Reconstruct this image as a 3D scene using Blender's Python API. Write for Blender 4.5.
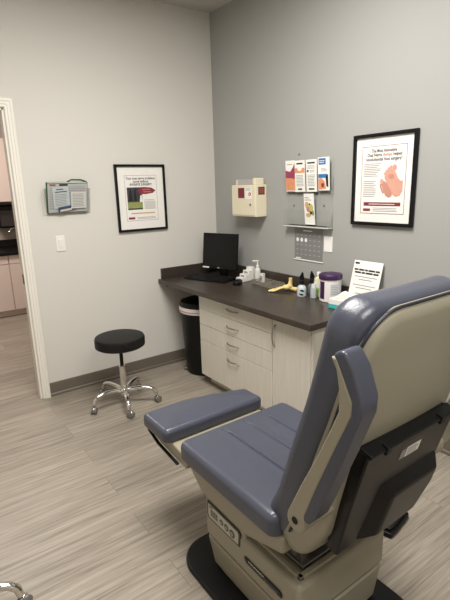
import bpy, bmesh, math, random
from mathutils import Vector, Matrix
random.seed(7)
PI = math.pi
SC = bpy.context.scene
COL = SC.collection
for o in list(bpy.data.objects): bpy.data.objects.remove(o, do_unlink=True)

# ------------------------------------------------------------------ camera
cam_d = bpy.data.cameras.new('camera'); cam = bpy.data.objects.new('camera', cam_d); COL.objects.link(cam)
R_ = Vector((0.81000356, -0.58573311, -0.02847722)); U_ = Vector((0.16438175, 0.1801717, 0.96980245)); F_ = Vector((0.56291462, 0.79022457, -0.24222355))
m3 = Matrix((R_, U_, -F_)).transposed()
cam.matrix_world = Matrix.Translation((-2.40095, -3.472, 1.55)) @ m3.to_4x4()
cam_d.sensor_fit = 'VERTICAL'; cam_d.sensor_height = 36; cam_d.lens = 457.1 / 600 * 36
cam_d.clip_start = 0.05
SC.camera = cam

# ------------------------------------------------------------------ world, lights, exposure
SC.view_settings.view_transform = 'Standard'; SC.view_settings.look = 'None'
SC.view_settings.gamma = 1; SC.view_settings.use_curve_mapping = False
SC.view_settings.exposure = 0.08
w = bpy.data.worlds.new('world'); SC.world = w; w.use_nodes = True
w.node_tree.nodes['Background'].inputs[0].default_value = (1, .97, .92, 1)
w.node_tree.nodes['Background'].inputs[1].default_value = 0.26

def area(name, loc, sx, sy, power, col=(1, .965, .915), spread=180):
    l = bpy.data.lights.new(name, 'AREA'); l.shape = 'RECTANGLE'; l.size = sx; l.size_y = sy; l.energy = power; l.color = col
    l.spread = math.radians(spread)
    o = bpy.data.objects.new(name, l); o.location = loc; COL.objects.link(o); return o
CEIL = 2.93
area('ceiling_panel_light', (-1.45, -1.85, CEIL - .03), 1.15, .55, 76)
area('ceiling_panel_light', (-1.75, -3.75, CEIL - .03), 1.15, .55, 42)
area('hall_panel_light', (-1.9, 1.6, CEIL - .03), 1.1, .55, 60, (1, .90, .84))

# ------------------------------------------------------------------ materials
MATS = {}
def hexc(r, g, b):
    f = lambda c: (c / 255 / 12.92) if c / 255 <= .04045 else ((c / 255 + .055) / 1.055) ** 2.4
    return (f(r), f(g), f(b), 1)
def mat(name, rgb, rough=.5, metal=0, bump=0, bscale=200, var=0, vscale=8, coat=0, spec=.5, alpha=1, trans=0, bstretch=None):
    if name in MATS: return MATS[name]
    m = bpy.data.materials.new(name); m.use_nodes = True; nt = m.node_tree; b = nt.nodes['Principled BSDF']
    c = hexc(*rgb)
    b.inputs['Base Color'].default_value = c; b.inputs['Roughness'].default_value = rough; b.inputs['Metallic'].default_value = metal
    b.inputs['Coat Weight'].default_value = coat; b.inputs['Specular IOR Level'].default_value = spec
    b.inputs['Alpha'].default_value = alpha; b.inputs['Transmission Weight'].default_value = trans
    tc = nt.nodes.new('ShaderNodeTexCoord'); src = tc.outputs['Object']
    if bstretch:
        mp = nt.nodes.new('ShaderNodeMapping'); mp.inputs['Scale'].default_value = bstretch; nt.links.new(src, mp.inputs[0]); src = mp.outputs[0]
    if var:
        n = nt.nodes.new('ShaderNodeTexNoise'); n.inputs['Scale'].default_value = vscale; n.inputs['Detail'].default_value = 4
        nt.links.new(src, n.inputs['Vector'])
        mx = nt.nodes.new('ShaderNodeMix'); mx.data_type = 'RGBA'
        mx.inputs[6].default_value = tuple(max(0, x * (1 - var)) for x in c[:3]) + (1,)
        mx.inputs[7].default_value = tuple(min(1, x * (1 + var)) for x in c[:3]) + (1,)
        nt.links.new(n.outputs['Fac'], mx.inputs[0]); nt.links.new(mx.outputs[2], b.inputs['Base Color'])
    if bump:
        n = nt.nodes.new('ShaderNodeTexNoise'); n.inputs['Scale'].default_value = bscale; n.inputs['Detail'].default_value = 3
        nt.links.new(src, n.inputs['Vector'])
        bp = nt.nodes.new('ShaderNodeBump'); bp.inputs['Strength'].default_value = bump; bp.inputs['Distance'].default_value = .001
        nt.links.new(n.outputs['Fac'], bp.inputs['Height']); nt.links.new(bp.outputs[0], b.inputs['Normal'])
    MATS[name] = m; return m

def clear_mat(name, tint=(1, 1, 1, 1), gloss=.12, rough=.03):
    if name in MATS: return MATS[name]
    m = bpy.data.materials.new(name); m.use_nodes = True; nt = m.node_tree; nt.nodes.clear()
    out = nt.nodes.new('ShaderNodeOutputMaterial'); t = nt.nodes.new('ShaderNodeBsdfTransparent'); t.inputs[0].default_value = tint
    g = nt.nodes.new('ShaderNodeBsdfGlossy'); g.inputs['Roughness'].default_value = rough
    lw = nt.nodes.new('ShaderNodeLayerWeight'); lw.inputs['Blend'].default_value = gloss
    mx = nt.nodes.new('ShaderNodeMixShader')
    mt_ = nt.nodes.new('ShaderNodeMath'); mt_.operation = 'MULTIPLY'; mt_.inputs[1].default_value = .45; nt.links.new(lw.outputs['Fresnel'], mt_.inputs[0])
    nt.links.new(mt_.outputs[0], mx.inputs[0]); nt.links.new(t.outputs[0], mx.inputs[1]); nt.links.new(g.outputs[0], mx.inputs[2])
    nt.links.new(mx.outputs[0], out.inputs[0]); MATS[name] = m; return m

def floor_mat():
    m = bpy.data.materials.new('vinyl_planks'); m.use_nodes = True; nt = m.node_tree; b = nt.nodes['Principled BSDF']; L = nt.links.new
    tc = nt.nodes.new('ShaderNodeTexCoord')
    br = nt.nodes.new('ShaderNodeTexBrick'); br.offset = .37; br.squash = 1
    br.inputs['Scale'].default_value = 1; br.inputs['Brick Width'].default_value = 1.22; br.inputs['Row Height'].default_value = .18
    br.inputs['Mortar Size'].default_value = .0012; br.inputs['Mortar Smooth'].default_value = .2; br.inputs['Bias'].default_value = 0
    br.inputs['Color1'].default_value = (0, 0, 0, 1); br.inputs['Color2'].default_value = (1, 1, 1, 1); br.inputs['Mortar'].default_value = (.5, .5, .5, 1)
    L(tc.outputs['Object'], br.inputs['Vector'])
    # shift the grain from plank to plank
    sh = nt.nodes.new('ShaderNodeVectorMath'); sh.operation = 'MULTIPLY_ADD'; sh.inputs[1].default_value = (3.1, 5.7, 0)
    L(br.outputs['Color'], sh.inputs[0]); L(tc.outputs['Object'], sh.inputs[2])
    mp = nt.nodes.new('ShaderNodeMapping'); mp.inputs['Scale'].default_value = (1.2, 30, 1); L(sh.outputs[0], mp.inputs[0])
    n1 = nt.nodes.new('ShaderNodeTexNoise'); n1.inputs['Scale'].default_value = 1.6; n1.inputs['Detail'].default_value = 8; n1.inputs['Roughness'].default_value = .62; n1.inputs['Distortion'].default_value = .25
    L(mp.outputs[0], n1.inputs['Vector'])
    mp2 = nt.nodes.new('ShaderNodeMapping'); mp2.inputs['Scale'].default_value = (5, 150, 1); L(sh.outputs[0], mp2.inputs[0])
    n2 = nt.nodes.new('ShaderNodeTexNoise'); n2.inputs['Scale'].default_value = 1.2; n2.inputs['Detail'].default_value = 4; L(mp2.outputs[0], n2.inputs['Vector'])
    ad = nt.nodes.new('ShaderNodeMix'); ad.data_type = 'FLOAT'; ad.inputs[0].default_value = .35
    L(n1.outputs['Fac'], ad.inputs[2]); L(n2.outputs['Fac'], ad.inputs[3])
    cr = nt.nodes.new('ShaderNodeValToRGB'); L(ad.outputs[0], cr.inputs[0])
    e = cr.color_ramp.elements; e[0].position = .33; e[0].color = hexc(110, 102, 91); e[1].position = .67; e[1].color = hexc(167, 159, 147)
    x = e.new(.5); x.color = hexc(145, 136, 123)
    # per plank tone
    tm = nt.nodes.new('ShaderNodeMapRange'); tm.inputs['To Min'].default_value = .86; tm.inputs['To Max'].default_value = 1.08
    L(br.outputs['Color'], tm.inputs['Value'])
    mu = nt.nodes.new('ShaderNodeVectorMath'); mu.operation = 'SCALE'; L(cr.outputs[0], mu.inputs[0]); L(tm.outputs[0], mu.inputs['Scale'])
    mo = nt.nodes.new('ShaderNodeMix'); mo.data_type = 'RGBA'; mo.inputs[7].default_value = hexc(84, 76, 66)
    fs = nt.nodes.new('ShaderNodeMath'); fs.operation = 'MULTIPLY'; fs.inputs[1].default_value = .6; L(br.outputs['Fac'], fs.inputs[0])
    L(fs.outputs[0], mo.inputs[0]); L(mu.outputs[0], mo.inputs[6]); L(mo.outputs[2], b.inputs['Base Color'])
    b.inputs['Roughness'].default_value = .42; b.inputs['Specular IOR Level'].default_value = .4
    bp = nt.nodes.new('ShaderNodeBump'); bp.inputs['Strength'].default_value = .15; bp.inputs['Distance'].default_value = .001
    L(ad.outputs[0], bp.inputs['Height']); L(bp.outputs[0], b.inputs['Normal'])
    return m

def grain_mat(name, a, c, stretch, rough=.45, scale=3):
    m = bpy.data.materials.new(name); m.use_nodes = True; nt = m.node_tree; b = nt.nodes['Principled BSDF']; L = nt.links.new
    tc = nt.nodes.new('ShaderNodeTexCoord'); mp = nt.nodes.new('ShaderNodeMapping'); mp.inputs['Scale'].default_value = stretch; L(tc.outputs['Object'], mp.inputs[0])
    n = nt.nodes.new('ShaderNodeTexNoise'); n.inputs['Scale'].default_value = scale; n.inputs['Detail'].default_value = 6; n.inputs['Distortion'].default_value = .2; L(mp.outputs[0], n.inputs['Vector'])
    cr = nt.nodes.new('ShaderNodeValToRGB'); L(n.outputs['Fac'], cr.inputs[0]); e = cr.color_ramp.elements
    e[0].position = .35; e[0].color = hexc(*a); e[1].position = .65; e[1].color = hexc(*c); L(cr.outputs[0], b.inputs['Base Color'])
    b.inputs['Roughness'].default_value = rough; MATS[name] = m; return m

M_WALL_L = mat('white_wall_paint', (212, 209, 202), .7, bump=.15, bscale=120, spec=.25)
M_WALL_R = mat('grey_wall_paint', (163, 163, 160), .65, bump=.15, bscale=120, spec=.3)
M_CEIL = mat('ceiling_paint', (196, 192, 186), .9, bump=.3, bscale=60)
M_HALL = mat('hall_wall_paint', (176, 166, 156), .7, bump=.1, bscale=120)
M_FLOOR = floor_mat()
M_TRIM = mat('door_trim_paint', (232, 228, 218), .4, var=.02, vscale=3)
M_BASE = mat('vinyl_baseboard', (104, 96, 86), .5, var=.05, vscale=6)
M_CAB = grain_mat('whitewashed_laminate', (206, 200, 187), (216, 211, 199), (40, 40, 1.1))
M_COUNTER = grain_mat('dark_oak_laminate', (50, 43, 38), (68, 59, 52), (30, 1.5, 30), .34)
M_CHROME = mat('chrome', (222, 220, 216), .12, 1, var=.02)
M_NICKEL = mat('brushed_nickel', (170, 165, 158), .32, 1, var=.03)
M_BLACKV = mat('black_vinyl', (16, 15, 16), .5, bump=.2, bscale=260, spec=.3)
M_BLACKP = mat('black_plastic', (13, 13, 14), .42, var=.1, spec=.25)
M_BLACKG = mat('gloss_black_panel', (13, 11, 12), .28, var=.08, spec=.3)
M_DARK = mat('dark_recess', (10, 10, 10), .8, var=.1)
M_VINYL = mat('slate_blue_vinyl', (68, 71, 84), .32, bump=.6, bscale=130, var=.05, vscale=5, spec=.55)
M_PIPE = mat('navy_piping', (34, 35, 46), .45, var=.05)
M_SHELL = mat('putty_plastic', (150, 144, 126), .42, bump=.12, bscale=500, var=.015, vscale=3)
M_STEEL = mat('steel_plate', (140, 138, 134), .35, .9, var=.05)
M_WHITE = mat('white_plastic', (232, 230, 224), .35, var=.02)
M_PAPER = mat('white_paper', (240, 238, 232), .7, var=.01)
M_CREAM = mat('cream_enamel', (226, 218, 192), .35, var=.02)
M_INK = mat('black_ink', (24, 22, 24), .6, var=.1)
M_GREYINK = mat('grey_ink', (150, 148, 148), .6, var=.05)
M_RED = mat('crimson_ink', (134, 48, 64), .5, var=.1)
M_ORANGE = mat('orange_ink', (196, 118, 90), .5, var=.1)
M_YELLOWINK = mat('ochre_ink', (206, 170, 110), .5, var=.1)
M_GLASS = clear_mat('picture_glass', (.985, .985, .985, 1), .04)
M_ACRYL = clear_mat('clear_acrylic', (.985, .988, .985, 1), .06, .08)
M_TRAYC = mat('smoky_acrylic', (150, 144, 132), .2, alpha=.5, var=.03)
M_PURPLE = mat('purple_plastic', (56, 28, 72), .35, var=.08)
M_BONE = mat('bone_plastic', (232, 208, 140), .45, var=.08, vscale=30)
M_TEAL = mat('teal_print', (60, 176, 172), .5, var=.06)
M_GREEN = mat('green_binder', (28, 84, 56), .45, var=.08)
M_PINKCAB = mat('pink_beige_laminate', (218, 202, 192), .5, var=.02)
M_BRASS = mat('bronze_strike', (96, 80, 58), .35, .8, var=.1)

# ------------------------------------------------------------------ mesh builder
class MB:
    def __init__(s): s.bm = bmesh.new(); s.mats = []; s.T = Matrix.Identity(4)
    def mi(s, m):
        if m not in s.mats: s.mats.append(m)
        return s.mats.index(m)
    def take(s, b, m, M=None):
        i = s.mi(m)
        for f in b.faces: f.material_index = i
        b.transform(s.T @ M if M is not None else s.T)
        me = bpy.data.meshes.new('t'); b.to_mesh(me); b.free(); s.bm.from_mesh(me); bpy.data.meshes.remove(me); return s
    def box(s, lo, hi, m, bev=0, seg=3, M=None):
        b = bmesh.new(); bmesh.ops.create_cube(b, size=1)
        lo, hi = [min(p, q) for p, q in zip(lo, hi)], [max(p, q) for p, q in zip(lo, hi)]
        for v in b.verts:
            for k in range(3): v.co[k] = lo[k] if v.co[k] < 0 else hi[k]
        if bev: bmesh.ops.bevel(b, geom=b.edges[:], offset=bev, segments=seg, profile=.5, affect='EDGES')
        return s.take(b, m, M)
    def prism(s, pts, axis, a, c, m, bev=0, seg=3, M=None):
        # pts 2D in the two axes other than `axis` (cyclic order kept x,y,z), extruded from a to c
        b = bmesh.new(); ks = [k for k in range(3) if k != axis]; r0 = []; r1 = []
        for p in pts:
            for lst, d in ((r0, a), (r1, c)):
                co = [0, 0, 0]; co[axis] = d; co[ks[0]] = p[0]; co[ks[1]] = p[1]; lst.append(b.verts.new(co))
        n = len(pts); b.faces.new(r0); b.faces.new(r1[::-1])
        for i in range(n): b.faces.new((r0[i], r0[(i + 1) % n], r1[(i + 1) % n], r1[i]))
        bmesh.ops.recalc_face_normals(b, faces=b.faces[:])
        if bev:
            es = [e for e in b.edges if e.calc_face_angle(0) > .5]
            bmesh.ops.bevel(b, geom=es, offset=bev, segments=seg, profile=.5, affect='EDGES', clamp_overlap=True)
        return s.take(b, m, M)
    def lathe(s, prof, m, loc=(0, 0, 0), n=32, M=None, sx=1, sy=1):
        b = bmesh.new(); rings = []
        for r, z in prof:
            if r < 1e-6: rings.append([b.verts.new((0, 0, z))])
            else: rings.append([b.verts.new((r * sx * math.cos(2 * PI * k / n), r * sy * math.sin(2 * PI * k / n), z)) for k in range(n)])
        for A, B in zip(rings, rings[1:]):
            for k in range(n):
                q = [A[k % len(A)], A[(k + 1) % len(A)], B[(k + 1) % len(B)], B[k % len(B)]]
                u = []
                for v in q:
                    if v not in u: u.append(v)
                if len(u) > 2: b.faces.new(u)
        for rg, fl in ((rings[0], 1), (rings[-1], 0)):
            if len(rg) > 2: b.faces.new(rg[::-1] if fl else rg)
        bmesh.ops.recalc_face_normals(b, faces=b.faces[:])
        T = Matrix.Translation(loc); return s.take(b, m, T @ M if M is not None else T)
    def tube(s, pts, r, m, n=12, cap=True, M=None):
        b = bmesh.new(); P = [Vector(p) for p in pts]; rs = r if isinstance(r, (list, tuple)) else [r] * len(P); rings = []
        up = None
        for i, p in enumerate(P):
            t = (P[min(i + 1, len(P) - 1)] - P[max(i - 1, 0)]).normalized()
            if up is None: up = Vector((0, 0, 1)) if abs(t.z) < .9 else Vector((1, 0, 0))
            sd = t.cross(up).normalized(); up = sd.cross(t).normalized()
            rings.append([b.verts.new(p + rs[i] * (sd * math.cos(2 * PI * k / n) + up * math.sin(2 * PI * k / n))) for k in range(n)])
        for A, B in zip(rings, rings[1:]):
            for k in range(n): b.faces.new((A[k], A[(k + 1) % n], B[(k + 1) % n], B[k]))
        if cap: b.faces.new(rings[0][::-1]); b.faces.new(rings[-1])
        bmesh.ops.recalc_face_normals(b, faces=b.faces[:]); return s.take(b, m, M)
    def ball(s, loc, r, m, n=16, M=None):
        b = bmesh.new(); bmesh.ops.create_uvsphere(b, u_segments=n, v_segments=n // 2 + 2, radius=1)
        rr = r if isinstance(r, (tuple, list)) else (r, r, r)
        Q = Matrix.Translation(loc) @ (M if M is not None else Matrix.Identity(4)) @ Matrix.Diagonal((*rr, 1)); return s.take(b, m, Q)
    def flat(s, pts, m, z=0, th=.0004, M=None):
        # thin printed shape in the local xy plane
        b = bmesh.new(); vs = [b.verts.new((p[0], p[1], z)) for p in pts]; f = b.faces.new(vs)
        if f.normal.z < 0: f.normal_flip()
        f.normal_update()
        if f.normal.z < 0: bmesh.ops.reverse_faces(b, faces=[f])
        return s.take(b, m, M)
    def rect(s, x0, y0, x1, y1, m, z=0, M=None): return s.flat([(x0, y0), (x1, y0), (x1, y1), (x0, y1)], m, z, M=M)
    def oval(s, cx, cy, rx, ry, m, z=0, rot=0, n=24, M=None):
        return s.flat([(cx + rx * math.cos(a) * math.cos(rot) - ry * math.sin(a) * math.sin(rot), cy + rx * math.cos(a) * math.sin(rot) + ry * math.sin(a) * math.cos(rot)) for a in [2 * PI * k / n for k in range(n)]], m, z, M=M)
    def text(s, body, size, x, y, m, z=0, align='CENTER', M=None, width=None, bold=0):
        cu = bpy.data.curves.new('t', 'FONT'); cu.body = body; cu.size = size; cu.align_x = align; cu.align_y = 'CENTER'; cu.offset = bold; cu.resolution_u = 2
        ob = bpy.data.objects.new('t', cu); COL.objects.link(ob); dg = bpy.context.evaluated_depsgraph_get(); dg.update()
        me = bpy.data.meshes.new_from_object(ob.evaluated_get(dg)); bpy.data.objects.remove(ob); bpy.data.curves.remove(cu)
        b = bmesh.new(); b.from_mesh(me); bpy.data.meshes.remove(me)
        k = 1
        if width and b.verts:
            xs = [v.co.x for v in b.verts]; k = width / (max(xs) - min(xs))
        T = Matrix.Translation((x, y, z)) @ Matrix.Diagonal((k, 1, 1, 1)); return s.take(b, m, M @ T if M is not None else T)
    def slab(s, a, bb, c, rt, rb, R, m, warp=None, nx=20, ny=20, M=None, hfun=None, na=6, mid=1):
        # rounded cushion, half sizes a,bb,c in x,y,z ; rt/rb edge radius top/bottom ; R plan corner radius
        def coords(h, n):
            r = max(rt, rb); ed = [h - r * (1 - math.cos(PI / 2 * k / na)) for k in range(na + 1)]
            ed = [h - r * (1 - math.sin(PI / 2 * (1 - k / na))) for k in range(na + 1)]   # h .. h-r
            inner = [-(h - r) + 2 * (h - r) * k / n for k in range(n + 1)]
            return sorted(set([round(v, 6) for v in ed + [-v for v in ed] + inner]))
        X = coords(a, nx); Y = coords(bb, ny); b = bmesh.new()
        def pl(x, y):
            dx = abs(x) - (a - R); dy = abs(y) - (bb - R)
            if dx > 0 and dy > 0:
                k = max(dx, dy) / math.hypot(dx, dy); nx_, ny_ = dx * k, dy * k
                return math.copysign(a - R + nx_, x), math.copysign(bb - R + ny_, y), R - math.hypot(nx_, ny_)
            return x, y, min(a - abs(x), bb - abs(y))
        def zt(e, r): return 0 if e >= r else r - math.sqrt(max(0, r * r - (r - e) ** 2))
        top = {}; bot = {}
        W = warp or (lambda x, y, z: (x, y, z))
        for i, x in enumerate(X):
            for j, y in enumerate(Y):
                px, py, e = pl(x, y); h = hfun(px, py, e) if hfun else 0
                top[i, j] = b.verts.new(W(px, py, c - zt(e, rt) + h)); bot[i, j] = b.verts.new(W(px, py, -c + zt(e, rb)))
        for i in range(len(X) - 1):
            for j in range(len(Y) - 1):
                b.faces.new((top[i, j], top[i + 1, j], top[i + 1, j + 1], top[i, j + 1])); b.faces.new((bot[i, j], bot[i, j + 1], bot[i + 1, j + 1], bot[i + 1, j]))
        I, J = len(X) - 1, len(Y) - 1
        ring = [(i, 0) for i in range(I)] + [(I, j) for j in range(J)] + [(i, J) for i in range(I, 0, -1)] + [(0, j) for j in range(J, 0, -1)]
        for k in range(len(ring)):
            p, q = ring[k], ring[(k + 1) % len(ring)]; b.faces.new((bot[p], bot[q], top[q], top[p]))
        bmesh.ops.recalc_face_normals(b, faces=b.faces[:]); return s.take(b, m, M)
    def build(s, name, parent=None, smooth=45):
        me = bpy.data.meshes.new(name); s.bm.to_mesh(me); s.bm.free()
        for m in s.mats: me.materials.append(m)
        if smooth:
            me.polygons.foreach_set('use_smooth', [True] * len(me.polygons)); me.set_sharp_from_angle(angle=math.radians(smooth))
        o = bpy.data.objects.new(name, me); COL.objects.link(o)
        if smooth:
            wn = o.modifiers.new('weighted_normals', 'WEIGHTED_NORMAL'); wn.keep_sharp = True; wn.weight = 100
        if parent: o.parent = parent
        return o

def tag(o, label=None, cat=None, group=None, kind=None):
    if label: o['label'] = label
    if cat: o['category'] = cat
    if group: o['group'] = group
    if kind: o['kind'] = kind
    return o
def empty(name, label, cat, loc=(0, 0, 0), rz=0, group=None):
    o = bpy.data.objects.new(name, None); o.empty_display_size = .05; COL.objects.link(o); o.location = loc; o.rotation_euler = (0, 0, rz)
    return tag(o, label, cat, group)
def struct(name, mb, parent=None):
    o = mb.build(name, parent, 30)
    if not parent: o['kind'] = 'structure'
    return o
def fr(origin, u, v):
    u = Vector(u).normalized(); v = Vector(v); n = u.cross(v).normalized(); v = n.cross(u).normalized()
    M = Matrix((u, v, n)).transposed().to_4x4(); M.translation = Vector(origin); return M

# ------------------------------------------------------------------ room shell
RX, RY = -3.7, -5.2          # far sides of the treatment room behind the camera
DX0, DX1, DH = -2.60, -1.682, 2.09
WT = .07                     # thickness of the partition with the doorway
mb = MB().box((RX - .1, RY - .1, -.1), (0, .0, 0), M_FLOOR).box((-4.0, 0, -.1), (-.4, 3.42, 0), M_FLOOR); struct('floor', mb)
mb = MB().box((RX - .1, RY - .1, CEIL), (.12, .12, CEIL + .1), M_CEIL).box((-4.0, .12, CEIL), (-.4, 3.42, CEIL + .1), M_CEIL); struct('ceiling', mb)
mb = MB(); mb.box((DX1, 0, 0), (.12, WT, CEIL), M_WALL_L); mb.box((RX - .1, 0, 0), (DX0, WT, CEIL), M_WALL_L); mb.box((DX0, 0, DH), (DX1, WT, CEIL), M_WALL_L)
struct('wall_left', mb)
struct('wall_right', MB().box((0, RY - .1, 0), (.12, 0, CEIL), M_WALL_R))
struct('wall_back', MB().box((RX - .1, RY - .1, 0), (0, RY, CEIL), M_WALL_L))
struct('wall_side', MB().box((RX - .1, RY, 0), (RX, 0, CEIL), M_WALL_L))
struct('wall_hall_far', MB().box((-4.0, 3.3, 0), (-.4, 3.42, CEIL), M_HALL))
struct('wall_hall_right', MB().box((-.52, .12, 0), (-.4, 3.3, CEIL), M_HALL))
struct('wall_hall_left', MB().box((-4.0, .12, 0), (-3.88, 3.3, CEIL), M_HALL))

# door casing (stepped profile), jamb and strike plate
def casing(mb, side):
    yy, y0 = (-1, 0) if side == 'room' else (1, WT)
    prof = [(0, 0), (0, .010), (.004, .013), (.016, .013), (.020, .017), (.034, .017), (.040, .021), (.052, .021), (.056, .017), (.056, 0)]
    b = bmesh.new(); st = []
    for cx, cz, ox, oz in ((DX1, 0, 1, 0), (DX1, DH, 1, 1), (DX0, DH, -1, 1), (DX0, 0, -1, 0)):
        st.append([b.verts.new((cx + ox * (o + .005), y0 + yy * t, cz + oz * (o + .005))) for o, t in prof])
    n = len(prof)
    for A, B in zip(st, st[1:]):
        for k in range(n): b.faces.new((A[k], A[(k + 1) % n], B[(k + 1) % n], B[k]))
    b.faces.new(st[0][::-1]); b.faces.new(st[-1]); bmesh.ops.recalc_face_normals(b, faces=b.faces[:]); mb.take(b, M_TRIM)
mb = MB(); casing(mb, 'room'); casing(mb, 'hall')
mb.box((DX1 - .012, 0, 0), (DX1, WT, DH), M_TRIM, .001, 1); mb.box((DX0, 0, 0), (DX0 + .012, WT, DH), M_TRIM, .001, 1); mb.box((DX0, 0, DH - .012), (DX1, WT, DH), M_TRIM, .001, 1)
tr = struct('trim_1', mb)
MB().box((DX1 - .015, .012, .90), (DX1 - .0115, .045, .97), M_BRASS, .001, 1).build('strike_plate', tr)

def base_profile(mb, axis, a, c, off=0):
    # baseboard with a rounded top and a shoe moulding
    pr = [(0, 0), (-.016, 0), (-.016, .018), (-.010, .026), (-.010, .096), (-.006, .108), (0, .108)]
    if axis == 0: mb.prism(pr, 0, a, c, M_BASE)
    else: mb.prism(pr, 1, a, c, M_BASE)
struct('baseboard_left', (lambda m: (base_profile(m, 0, DX1 + .062, -.011), m)[1])(MB()))
struct('baseboard_right', (lambda m: (base_profile(m, 1, RY + .01, -1.76), m.prism([(0, 0), (-.016, 0), (-.016, .018), (-.010, .026), (-.010, .096), (-.006, .108), (0, .108)], 1, -.52, -.011, M_BASE), m)[2])(MB()))

# ------------------------------------------------------------------ far room seen through the doorway
mb = MB().box((-3.2, 2.72, .085), (-.53, 3.297, .79), M_PINKCAB)
mb.box((-3.2, 2.78, 0), (-.53, 3.297, .085), M_PINKCAB)
far = empty('base_cabinet', 'pale pink base cabinet seen low through the doorway', 'cabinet')
mb.build('body', far, 30)
for k in range(6):
    x0 = -3.2 + k * .45 - .0; x1 = x0 + .44
    x0 += .107; x1 += .107
    x1 = min(x1, -.54)
    MB().box((x0, 2.702, .68), (x1, 2.72, .785), M_PINKCAB, .002, 1).build('drawer', far)
    d = MB().box((x0, 2.702, .09), (x1, 2.72, .672), M_PINKCAB, .002, 1).build('door', far)
    hx = x0 + .05 if k % 2 else x1 - .05
    MB().tube([(hx, 2.702, .63), (hx, 2.68, .62), (hx, 2.676, .585), (hx, 2.68, .55), (hx, 2.702, .54)], .004, M_NICKEL, 8).build('handle', d)
ct = MB().box((-3.2, 2.67, .79), (-.53, 3.28, .828), M_BLACKP, .004).box((-3.2, 3.275, .828), (-.53, 3.299, .93), M_BLACKP, .003).build('black_countertop')
tag(ct, 'black countertop on the pale pink cabinets beyond the doorway', 'countertop')
up = empty('wall_cabinet', 'pale pink wall cabinet seen high through the doorway', 'cabinet')
MB().box((-3.2, 2.97, 1.43), (-.53, 3.299, 2.2), M_PINKCAB, .002, 1).build('body', up)
for k in range(6):
    x0 = -3.2 + k * .45 + .05; x1 = min(x0 + .44, -.54)
    d = MB().box((x0, 2.952, 1.435), (x1, 2.97, 2.195), M_PINKCAB, .002, 1).build('door', up)
    MB().tube([(x1 - .05, 2.952, 1.56), (x1 - .05, 2.93, 1.55), (x1 - .05, 2.93, 1.49), (x1 - .05, 2.952, 1.48)], .004, M_NICKEL, 8).build('handle', d)
pd = empty('paper_towel_dispenser', 'black wall dispenser under the pink wall cabinet beyond the doorway', 'dispenser', (-1.13, 3.298, 1.09))
MB().box((-.14, -.16, 0), (.16, -.002, .30), M_BLACKP, .03).build('body', pd)
MB().box((-.12, -.185, .02), (.14, -.155, .24), mat('smoked_cover', (52, 46, 48), .2, var=.1), .012).build('cover', pd)
fc = empty('sink_faucet', 'chrome gooseneck faucet on the black countertop beyond the doorway', 'faucet', (-1.02, 3.17, .829))
MB().lathe([(.025, 0), (.025, .01), (.014, .02), (.014, .05)], M_CHROME, n=16).build('base', fc)
MB().tube([(0, 0, .04), (0, 0, .20), (-.02, -.02, .245), (-.07, -.05, .262), (-.13, -.08, .25), (-.155, -.09, .215)], .012, M_CHROME).build('spout', fc)
MB().tube([(.02, 0, .03), (.06, -.02, .06)], .007, M_CHROME).build('handle', fc)

# ------------------------------------------------------------------ counter and base cabinet
CT = .790
mb = MB(); mb.box((-.628, -1.785, CT - .036), (-.002, -.002, CT), M_COUNTER, .003, 2)
co = empty('countertop', 'dark brown wood-grain countertop running along the grey wall', 'countertop')
mb.build('worktop', co, 30)
MB().box((-.020, -1.785, CT), (-.002, -.002, CT + .088), M_COUNTER, .002, 1).build('backsplash', co)
MB().box((-.60, -.020, CT), (-.0205, -.002, CT + .088), M_COUNTER, .002, 1).build('side_splash', co)
MB().box((-.56, -.026, CT - .075), (-.10, -.003, CT - .037), M_COUNTER, .002, 1).build('support_cleat', co)
cb = empty('drawer_cabinet', 'whitewashed base cabinet with four drawers and one door under the dark countertop', 'cabinet')
CX = -.567
mb = MB().box((-.547, -1.735, .085), (-.002, -.545, CT - .037), M_CAB, .001, 1); mb.box((-.49, -1.72, 0), (-.002, -.56, .085), M_CAB)
mb.box((-.566, -1.753, 0.0), (-.002, -1.7355, CT - .037), M_CAB, .001, 1)
mb.build('body', cb, 30)
def pull(parent, p, q, n=(-1, 0, 0)):
    p, q, n = Vector(p), Vector(q), Vector(n); pts = []
    for k in range(13):
        t = k / 12; pts.append(p.lerp(q, t) + n * (.026 * math.sin(PI * t) ** .6 if 0 < t < 1 else 0))
    MB().tube(pts, .0045, M_NICKEL, 8).build('handle', parent)
for (z0, z1, hz) in ((.632, .745, .697), (.508, .629, .572), (.378, .505, .446), (.085, .375, .318)):
    d = MB().box((CX, -1.398, z0), (-.5475, -.547, z1), M_CAB, .0015, 1).build('drawer', cb)
    pull(d, (CX, -.910, hz), (CX, -1.050, hz))
d = MB().box((CX, -1.733, .085), (-.5475, -1.402, .745), M_CAB, .0015, 1).build('door', cb)
pull(d, (CX, -1.428, .70), (CX, -1.428, .555))

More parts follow.
